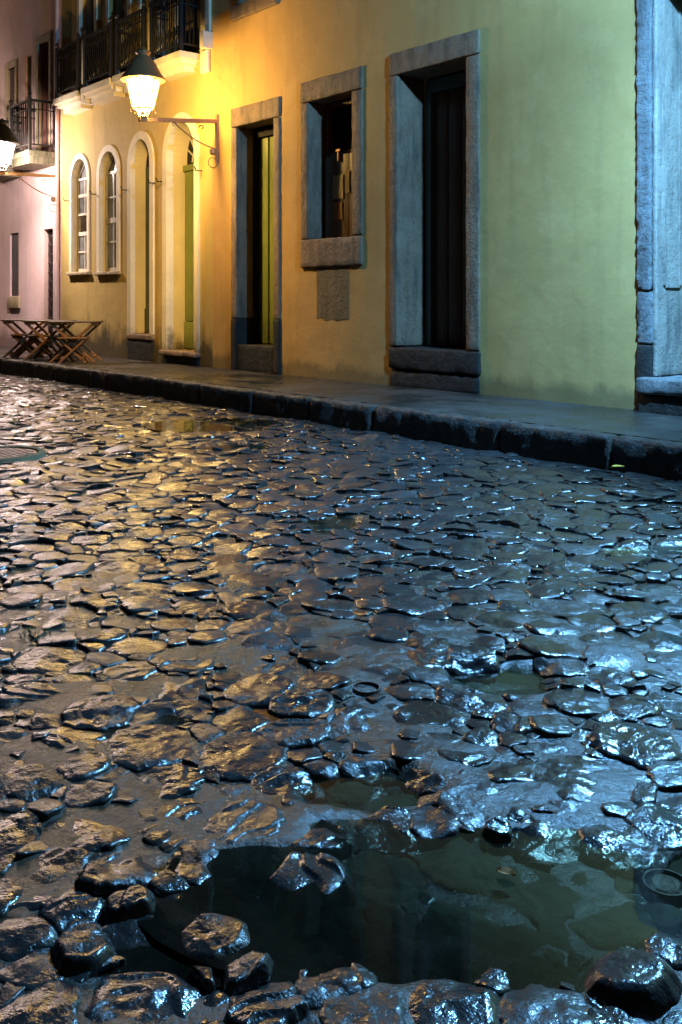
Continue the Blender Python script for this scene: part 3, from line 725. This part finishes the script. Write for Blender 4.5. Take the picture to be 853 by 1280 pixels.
def stone_mesh(x, y, poly, up, lvl, rs):
    n, TL, amp = ((56, TL_F, 1), (34, TL_F[::1], 1), (22, TL_M, .9), (15, TL_S, .7))[lvl]
    cx = sum(p[0] for p in poly)/len(poly); cy = sum(p[1] for p in poly)/len(poly)
    gap = rs.uniform(-.018, .004) if lvl < 2 else rs.uniform(-.004, .009)
    # radial outline of the convex cell
    m = len(poly); rad_ = []
    for k in range(n):
        t = 2*math.pi*k/n; dx, dy = math.cos(t), math.sin(t); best = 9
        for i in range(m):
            ax, ay = poly[i][0]-cx, poly[i][1]-cy; bx, by = poly[(i+1) % m][0]-cx, poly[(i+1) % m][1]-cy
            ex, ey = bx-ax, by-ay; den = dx*ey-dy*ex
            if abs(den) < 1e-12: continue
            s = (ax*ey-ay*ex)/den; u = (ax*dy-ay*dx)/den
            if s > 0 and -1e-6 <= u <= 1+1e-6: best = min(best, s)
        rad_.append(max(.01, (best if best < 9 else .05)-gap))
    w = 2 if n > 30 else 1                            # round the corners
    if lvl < 2: rad_ = [min(rad_[k], .25*rad_[k-1]+.5*rad_[k]+.25*rad_[(k+1) % n]) for k in range(n)]
    rad_ = [q*(1+(.11 if up < .03 else .05)*mn.noise((cx*9+2.2*math.cos(2*math.pi*k/n), cy*9+2.2*math.sin(2*math.pi*k/n), 1))+(.11 if up < .03 else .02)*mn.noise((cx*9+8*math.cos(2*math.pi*k/n), cy*9+7*math.sin(2*math.pi*k/n), 4))) for k, q in enumerate(rad_)]
    th = rs.uniform(0, 6.28); ct, st = math.cos(th), math.sin(th)
    tl = (.045, .045, .06, .07)[lvl]; tx, ty = rs.gauss(0, tl), rs.gauss(0, tl); per = rs.uniform(.05, .13); stp = rs.choice((.1, .3, .7, 1.2))*rs.uniform(.004, .008)
    hz = rs.uniform(-.007, .007)-(.007 if up < .03 and hollow(*w2c(x, y), x, y) > .019 else 0)+.31*up; D = rs.uniform(.002, .008)+(max(0, up)*.3 if up < .03 else .31*up+.016)
    rm = sum(rad_)/n; h0 = H(cx, cy); ly = rs.uniform(.5, 1.3)
    fac = []
    for k in range(rs.choice((2, 3, 3, 4))):
        a = rs.uniform(0, 6.28); g_ = rs.uniform(.03, .17); fac.append((g_*math.cos(a), g_*math.sin(a), rs.uniform(-.2, .35)*rm*g_))
    V = []
    def zt(px, py, t):
        e = max(0, (t-.80)/.20) if up < .03 else max(0, (t-.58)/.42); lx, ly_ = px-cx, py-cy
        u, v = lx*ct+ly_*st, -lx*st+ly_*ct
        z = .4*h0+.6*H(px, py)+hz+tx*lx+ty*ly_-D*e**(2.6 if up < .03 else 1.8)
        z += max(-.014, min(a*lx+b*ly_+c for a, b, c in fac))
        z += amp*(.005*mn.noise((px*6, py*6, 7))+.004*mn.noise((px*15, py*15, 3)))
        if lvl < 2:
            f = 1-.5*e
            sw = u/per+1.5*mn.noise((px*9, py*9, 6)); sw -= math.floor(sw)
            z += f*stp*(sw if sw < .80 else (1-sw)*4.0)
            pm = min(1, max(0, .35+1.5*mn.noise((px*8, py*8, 12))))       # rough chipped patches between worn smooth ones
            z += f*ly*(.0030*abs(mn.noise((u*12+cx*7, v*24, 4)))+(.0004+.0018*pm)*mn.noise((px*48, py*48, 1)))
            z += .0016*pm*rough_*abs(mn.noise((px*95, py*95, 2)))
        return z
    rough_ = rs.choice((.5, 1.2, 2.6))
    if lvl < 2:
        sp = max(.0042, rm/(22 if lvl == 0 else 11)); P = []; T = []
        out = [(cx+rad_[k]*math.cos(2*math.pi*k/n), cy+rad_[k]*math.sin(2*math.pi*k/n)) for k in range(n)]
        def tval(px, py):
            a = math.atan2(py-cy, px-cx)/(2*math.pi)*n; k0 = math.floor(a); q = a-k0
            return math.hypot(px-cx, py-cy)/((1-q)*rad_[int(k0) % n]+q*rad_[int(k0+1) % n])
        for ring in (1.0, .93):
            for k in range(n): P.append((cx+(out[k][0]-cx)*ring, cy+(out[k][1]-cy)*ring)); T.append(ring)
        g = max(rad_); i0 = int(g/sp)+1
        for a in range(-i0, i0+1):
            for b in range(-i0, i0+1):
                px = cx+(a+.5*(b & 1))*sp+rs.uniform(-.2, .2)*sp; py = cy+b*sp*.87+rs.uniform(-.2, .2)*sp
                t = tval(px, py)
                if t < .88: P.append((px, py)); T.append(t)
        vo, _, fo, ov, _, _ = delaunay_2d_cdt([Vector(p) for p in P], [(k, (k+1) % n) for k in range(n)], [], 1, 1e-6)
        V = [(p.x, p.y, zt(p.x, p.y, T[o[0]] if o else tval(p.x, p.y))) for p, o in zip(vo, ov)]
        F = [tuple(f) for f in fo]
        bi = {}
        for q, o in enumerate(ov):
            for k in o:
                if k < n: bi[k] = q
        m0 = len(V)
        for k in range(n): V.append((cx+(out[k][0]-cx)*1.01, cy+(out[k][1]-cy)*1.01, h0-.075))
        F += [(bi[k], m0+k, m0+(k+1) % n, bi[(k+1) % n]) for k in range(n)]
        return V, F
    V.append((cx, cy, zt(cx, cy, 0)))
    for t in TL[1:]:
        for k in range(n):
            a = 2*math.pi*k/n; px, py = cx+rad_[k]*t*math.cos(a), cy+rad_[k]*t*math.sin(a)
            V.append((px, py, zt(px, py, t)))
    for k in range(n):
        a = 2*math.pi*k/n; V.append((cx+rad_[k]*1.01*math.cos(a), cy+rad_[k]*1.01*math.sin(a), h0-.075))
    F = [(0, 1+k, 1+(k+1) % n) for k in range(n)]
    L = len(TL)-1
    for q in range(L):
        a, b = 1+q*n, 1+(q+1)*n
        for k in range(n): F.append((a+k, b+k, b+(k+1) % n, a+(k+1) % n))
    return V, F
rest = MB()
for i, (vis, x, y, r, up, poly, A, Z) in enumerate(stones):
    rs = random.Random(i*7+1)
    if i < 300 and vis > 0:
        Vs, Fs = stone_mesh(x, y, poly, up, 0 if i < 70 else (1 if i < 180 else 2), rs)
        mesh('cobblestone', Vs, Fs, M_SILT if hollow(*w2c(x, y), x, y) > .019 and up < .03 else M_COB, road, True)
    else:
        Vs, Fs = stone_mesh(x, y, poly, up, 2 if Z < 6 and vis > 0 else 3, rs); rest.add(Vs, Fs)
def rest_mat():                                      # joined far stones: tone varies by place instead of by object
    m = M_COB.copy(); m.name = 'wet_cobble_stone_far'; t = m.node_tree
    oi = next(n for n in t.nodes if n.type == 'OBJECT_INFO'); geo = t.nodes.new('ShaderNodeNewGeometry')
    for l in list(t.links):
        if l.from_node == oi: s = l.to_socket; t.links.remove(l); t.links.new(geo.outputs['Random Per Island'], s)
    return m
tag(rest.build('cobblestones', rest_mat(), road, False), kind='stuff')
print('stones', len(stones))

# ================================================================ puddle water
for (cx, cz), (rx, rz), dep, lv in PUD:
    x, y = c2w(cx, cz); base = H(x, y)+dep; n = 40
    v = [(x, y, 0)]
    for k in range(n):
        a = 2*math.pi*k/n; v.append((*c2w(cx+rx*1.12*math.cos(a), cz+rz*1.12*math.sin(a)), 0))
    lvl = base+lv
    v = [(p[0], min(p[1], KY-.01), lvl) for p in v]
    tag(mesh('puddle', v, [(0, 1+k, 1+(k+1) % n) for k in range(n)], M_WAT), kind='structure')

# ================================================================ manhole and valve caps
def disc(root, name, r0, r1, z, h, mat, n=40):
    return MB().lathe((0, 0, z), [(r0, 0), (r1, 0), (r1, h*.7), (r1-.008, h), (r0, h)], n, 0, r0 > .01).build(name, mat, root, org=(0, 0, 0))
mh = empty('manhole_cover'); zc = H(MAN[0], MAN[1])
disc(mh, 'collar', .305, .36, -.08, .10, M_CEM); lid = disc(mh, 'lid', .001, .30, -.06, .07, M_MET)
k = MB()
for i in range(-5, 6):
    for j in range(-5, 6):
        if math.hypot(i, j) < 5.3: k.box(i*.05-.017, i*.05+.017, j*.05-.017, j*.05+.017, .0105, .016)
k.build('tread_studs', M_MET, lid, org=(0, 0, 0))
mh.location = (MAN[0], MAN[1], zc); tag(mh, 'round iron manhole cover in a pale ring, cut by the left edge', 'manhole cover')
for (x, y, r), lab, hollow_ in zip(CAPS, ('small round pipe cap with a dark hollow in the middle of the cobbles', 'small round iron cap shining at the right end of the foreground puddle'), (1, 0)):
    c = empty('valve_cap'); disc(c, 'rim', r*.78, r, -.05, .065, M_MET, 28)
    if hollow_: MB().lathe((0, 0, -.045), [(.001, 0), (r*.77, 0), (r*.77, .02), (.001, .021)], 24).build('cap_plate', M_VOID, c, org=(0, 0, 0))
    else: MB().lathe((0, 0, -.03), [(.001, 0), (r*.76, 0), (r*.76, .036), (r*.5, .043), (.001, .045)], 24).build('cap_plate', M_MET, c, org=(0, 0, 0))
    c.location = (x, y, H(x, y)-.012 if hollow_ else -.030); tag(c, lab, 'valve cap', 'round iron caps in the road')

# ================================================================ folding tables and stools
def folding(name, w, dpt, h, topmat, ns):
    r = empty(name)
    for i in range(ns):
        y0 = -dpt/2+dpt*i/ns; block('top_slat', -w/2, w/2, y0+.006, y0+dpt/ns-.006, h-.025, h, topmat, r, .3, .006, .001)
    for y in (-dpt/2+.08, dpt/2-.08):
        for s in (1, -1):
            q = y+(.018*s); MB().bar((-s*w*.46, q, h-.03), (s*w*.46, q, .0), .030, .078, (0, 1, 0)).build('leg', M_TBL, r)
    for x, z in ((-w*.43, h-.05), (w*.43, h-.05), (-w*.36, .07), (w*.36, .07)):
        MB().bar((x, -dpt/2+.05, z), (x, dpt/2-.05, z), .03, .045).build('stretcher', M_TBL, r)
    return r
def copy_thing(o):
    c = o.copy(); C.objects.link(c)
    for ch in o.children:
        k = ch.copy(); C.objects.link(k); k.parent = c
        for g_ in ch.children: q = g_.copy(); C.objects.link(q); q.parent = k
    return c
tb = folding('folding_table', .74, .58, .645, M_TTOP, 4)
TB = [(-14.38, -.98, 50, 'folding wooden table nearest the arched doors, standing on the pavement'),
      (-15.20, -1.06, 48, 'folding wooden table in the middle of the row of three by the pink house'),
      (-16.05, -1.10, 52, 'folding wooden table at the far left end of the row, lower behind the others')]
for i, (x, y, a, lab) in enumerate(TB):
    o = tb if i == 0 else copy_thing(tb); o.location = (x, y, SWZ+.002); o.rotation_euler = (0, 0, rad(a)); tag(o, lab, 'table', 'folding wooden tables on the pavement')
st = folding('folding_stool', .44, .36, .40, M_TBL, 3)
ST = [(-14.2, -1.10, 55, 'wooden folding stool tucked under the table nearest the arched doors'), (-14.8, -.98, 40, 'wooden folding stool standing between the nearest and the middle table'),
      (-15.3, -1.12, 50, 'wooden folding stool tucked under the middle table'), (-15.95, -1.15, 50, 'wooden folding stool under the far left table')]
for i, (x, y, a, lab) in enumerate(ST):
    o = st if i == 0 else copy_thing(st); o.location = (x, y, SWZ+.002); o.rotation_euler = (0, 0, rad(a)); tag(o, lab, 'stool', 'wooden folding stools under the tables')

# ================================================================ small things
def papermat(name, c, ink):
    n = N(name); w = n.new('ShaderNodeTexWave', bands_direction='Z'); w.inputs['Scale'].default_value = 14; w.inputs['Distortion'].default_value = 1.5; n.link(n.pos, w.inputs['Vector'])
    gaps = n.noise(60, 2); m = n.math('MULTIPLY', n.ramp(w.outputs['Fac'], (.62, 0), (.7, 1)), n.ramp(gaps, (.42, 0), (.5, 1)))
    return n.done(n.mix(n.math('MULTIPLY', m, .55), c, ink), .8)
PAP = [(-9.38, -9.18, 2.46, 2.76, papermat('cream_paper', (.55, .47, .32), (.2, .16, .1)), 'cream printed paper notice pinned on the brown window shutter'),
       (-9.145, -9.06, 2.52, 2.80, papermat('narrow_paper', (.36, .29, .18), (.2, .16, .1)), 'narrow yellowish paper strip at the right edge of the window shutter'),
       (-9.37, -9.20, 2.20, 2.42, papermat('orange_paper', (.42, .22, .08), (.3, .05, .03)), 'faded orange paper low on the window shutter under the cream notice')]
for x0, x1, z0, z1, m, lab in PAP:
    n = 5; v = []; f = []
    for i in range(n):
        x = x0+(x1-x0)*i/(n-1)
        for z in (z0, (z0+z1)/2, z1):
            v.append((x, .193-.006*math.sin(i*1.1+z*9)**2, z))
    for i in range(n-1):
        for j in range(2): f.append((i*3+j, (i+1)*3+j, (i+1)*3+j+1, i*3+j+1))
    f += [q[::-1] for q in []]
    o = mesh('paper_notice', v, f, m); md = o.modifiers.new('thickness', 'SOLIDIFY'); md.thickness = .001
    tag(o, lab, 'notice', 'papers on the window shutter')
M_LEAF = plain('yellow_leaf', (.62, .42, .05), .4); M_LEAFB = plain('brown_leaf', (.32, .14, .03), .4)
def leaf(x, y, z, a, s, m, lab):
    v = []; f = []
    for i, (t, w) in enumerate(((0, .02), (.2, .26), (.5, .36), (.8, .2), (1, .01))):
        for j in (-1, 0, 1): v.append(((t-.5)*s, j*w*s, .12*s*abs(j)+.05*s*math.sin(t*3)))
    for i in range(4):
        for j in range(2): f.append((i*3+j, (i+1)*3+j, (i+1)*3+j+1, i*3+j+1))
    v += [(-.5*s, 0, 0), (-.8*s, .05*s, .02*s), (-.5*s, .012*s, .004*s)]; f.append((15, 16, 17))
    o = mesh('fallen_leaf', v, f, m, org=(0, 0, 0)); o.location = (x, y, z); o.rotation_euler = (0, 0, a)
    o.modifiers.new('thickness', 'SOLIDIFY').thickness = .001
    return tag(o, lab, 'leaf')
x, y = c2w(*g2c(772, 590)); leaf(x, min(y, KY-.06), .03, 1, .09, M_LEAF, 'yellow leaf lying at the foot of the dark kerb at the right')
x, y = c2w(*g2c(632, 1090)); leaf(x, y, H(x, y)+.018, .4, .04, M_LEAFB, 'orange brown leaf sunk in the foreground puddle')
rg = MB().tube([(.03*math.cos(t), 0, .03+.03*math.sin(t)) for t in np.linspace(0, 6.283, 18)], .005, 6).build('metal_ring', plain('bright_steel', (.7, .7, .68), .2, 1), org=(0, 0, 0))
rg.location = (-4.80, -.09, SWZ+.003); rg.rotation_euler = (rad(-15), 0, rad(40)); tag(rg, 'small bright metal ring at the wall foot by the stone portal', 'ring')
M_WEED = plain('weed_green', (.10, .22, .03), .5)
gw = MB(); x, y = c2w(*g2c(45, 795))
for i in range(60):
    a = R.uniform(0, 6.28); q = R.uniform(0, .10); px, py = x+q*math.cos(a), y+q*math.sin(a)*.5; z = H(px, py)-.01
    b = Vector((px, py, z)); t = b+Vector((R.uniform(-.03, .03), R.uniform(-.03, .03), R.uniform(.012, .03))); s = Vector((.004, .003, 0))
    gw.add([b-s, b+s, t], [(0, 1, 2)])
tag(gw.build('weeds', M_WEED), 'small patch of green weeds growing between the wet cobbles at the left', 'weeds', kind='stuff')
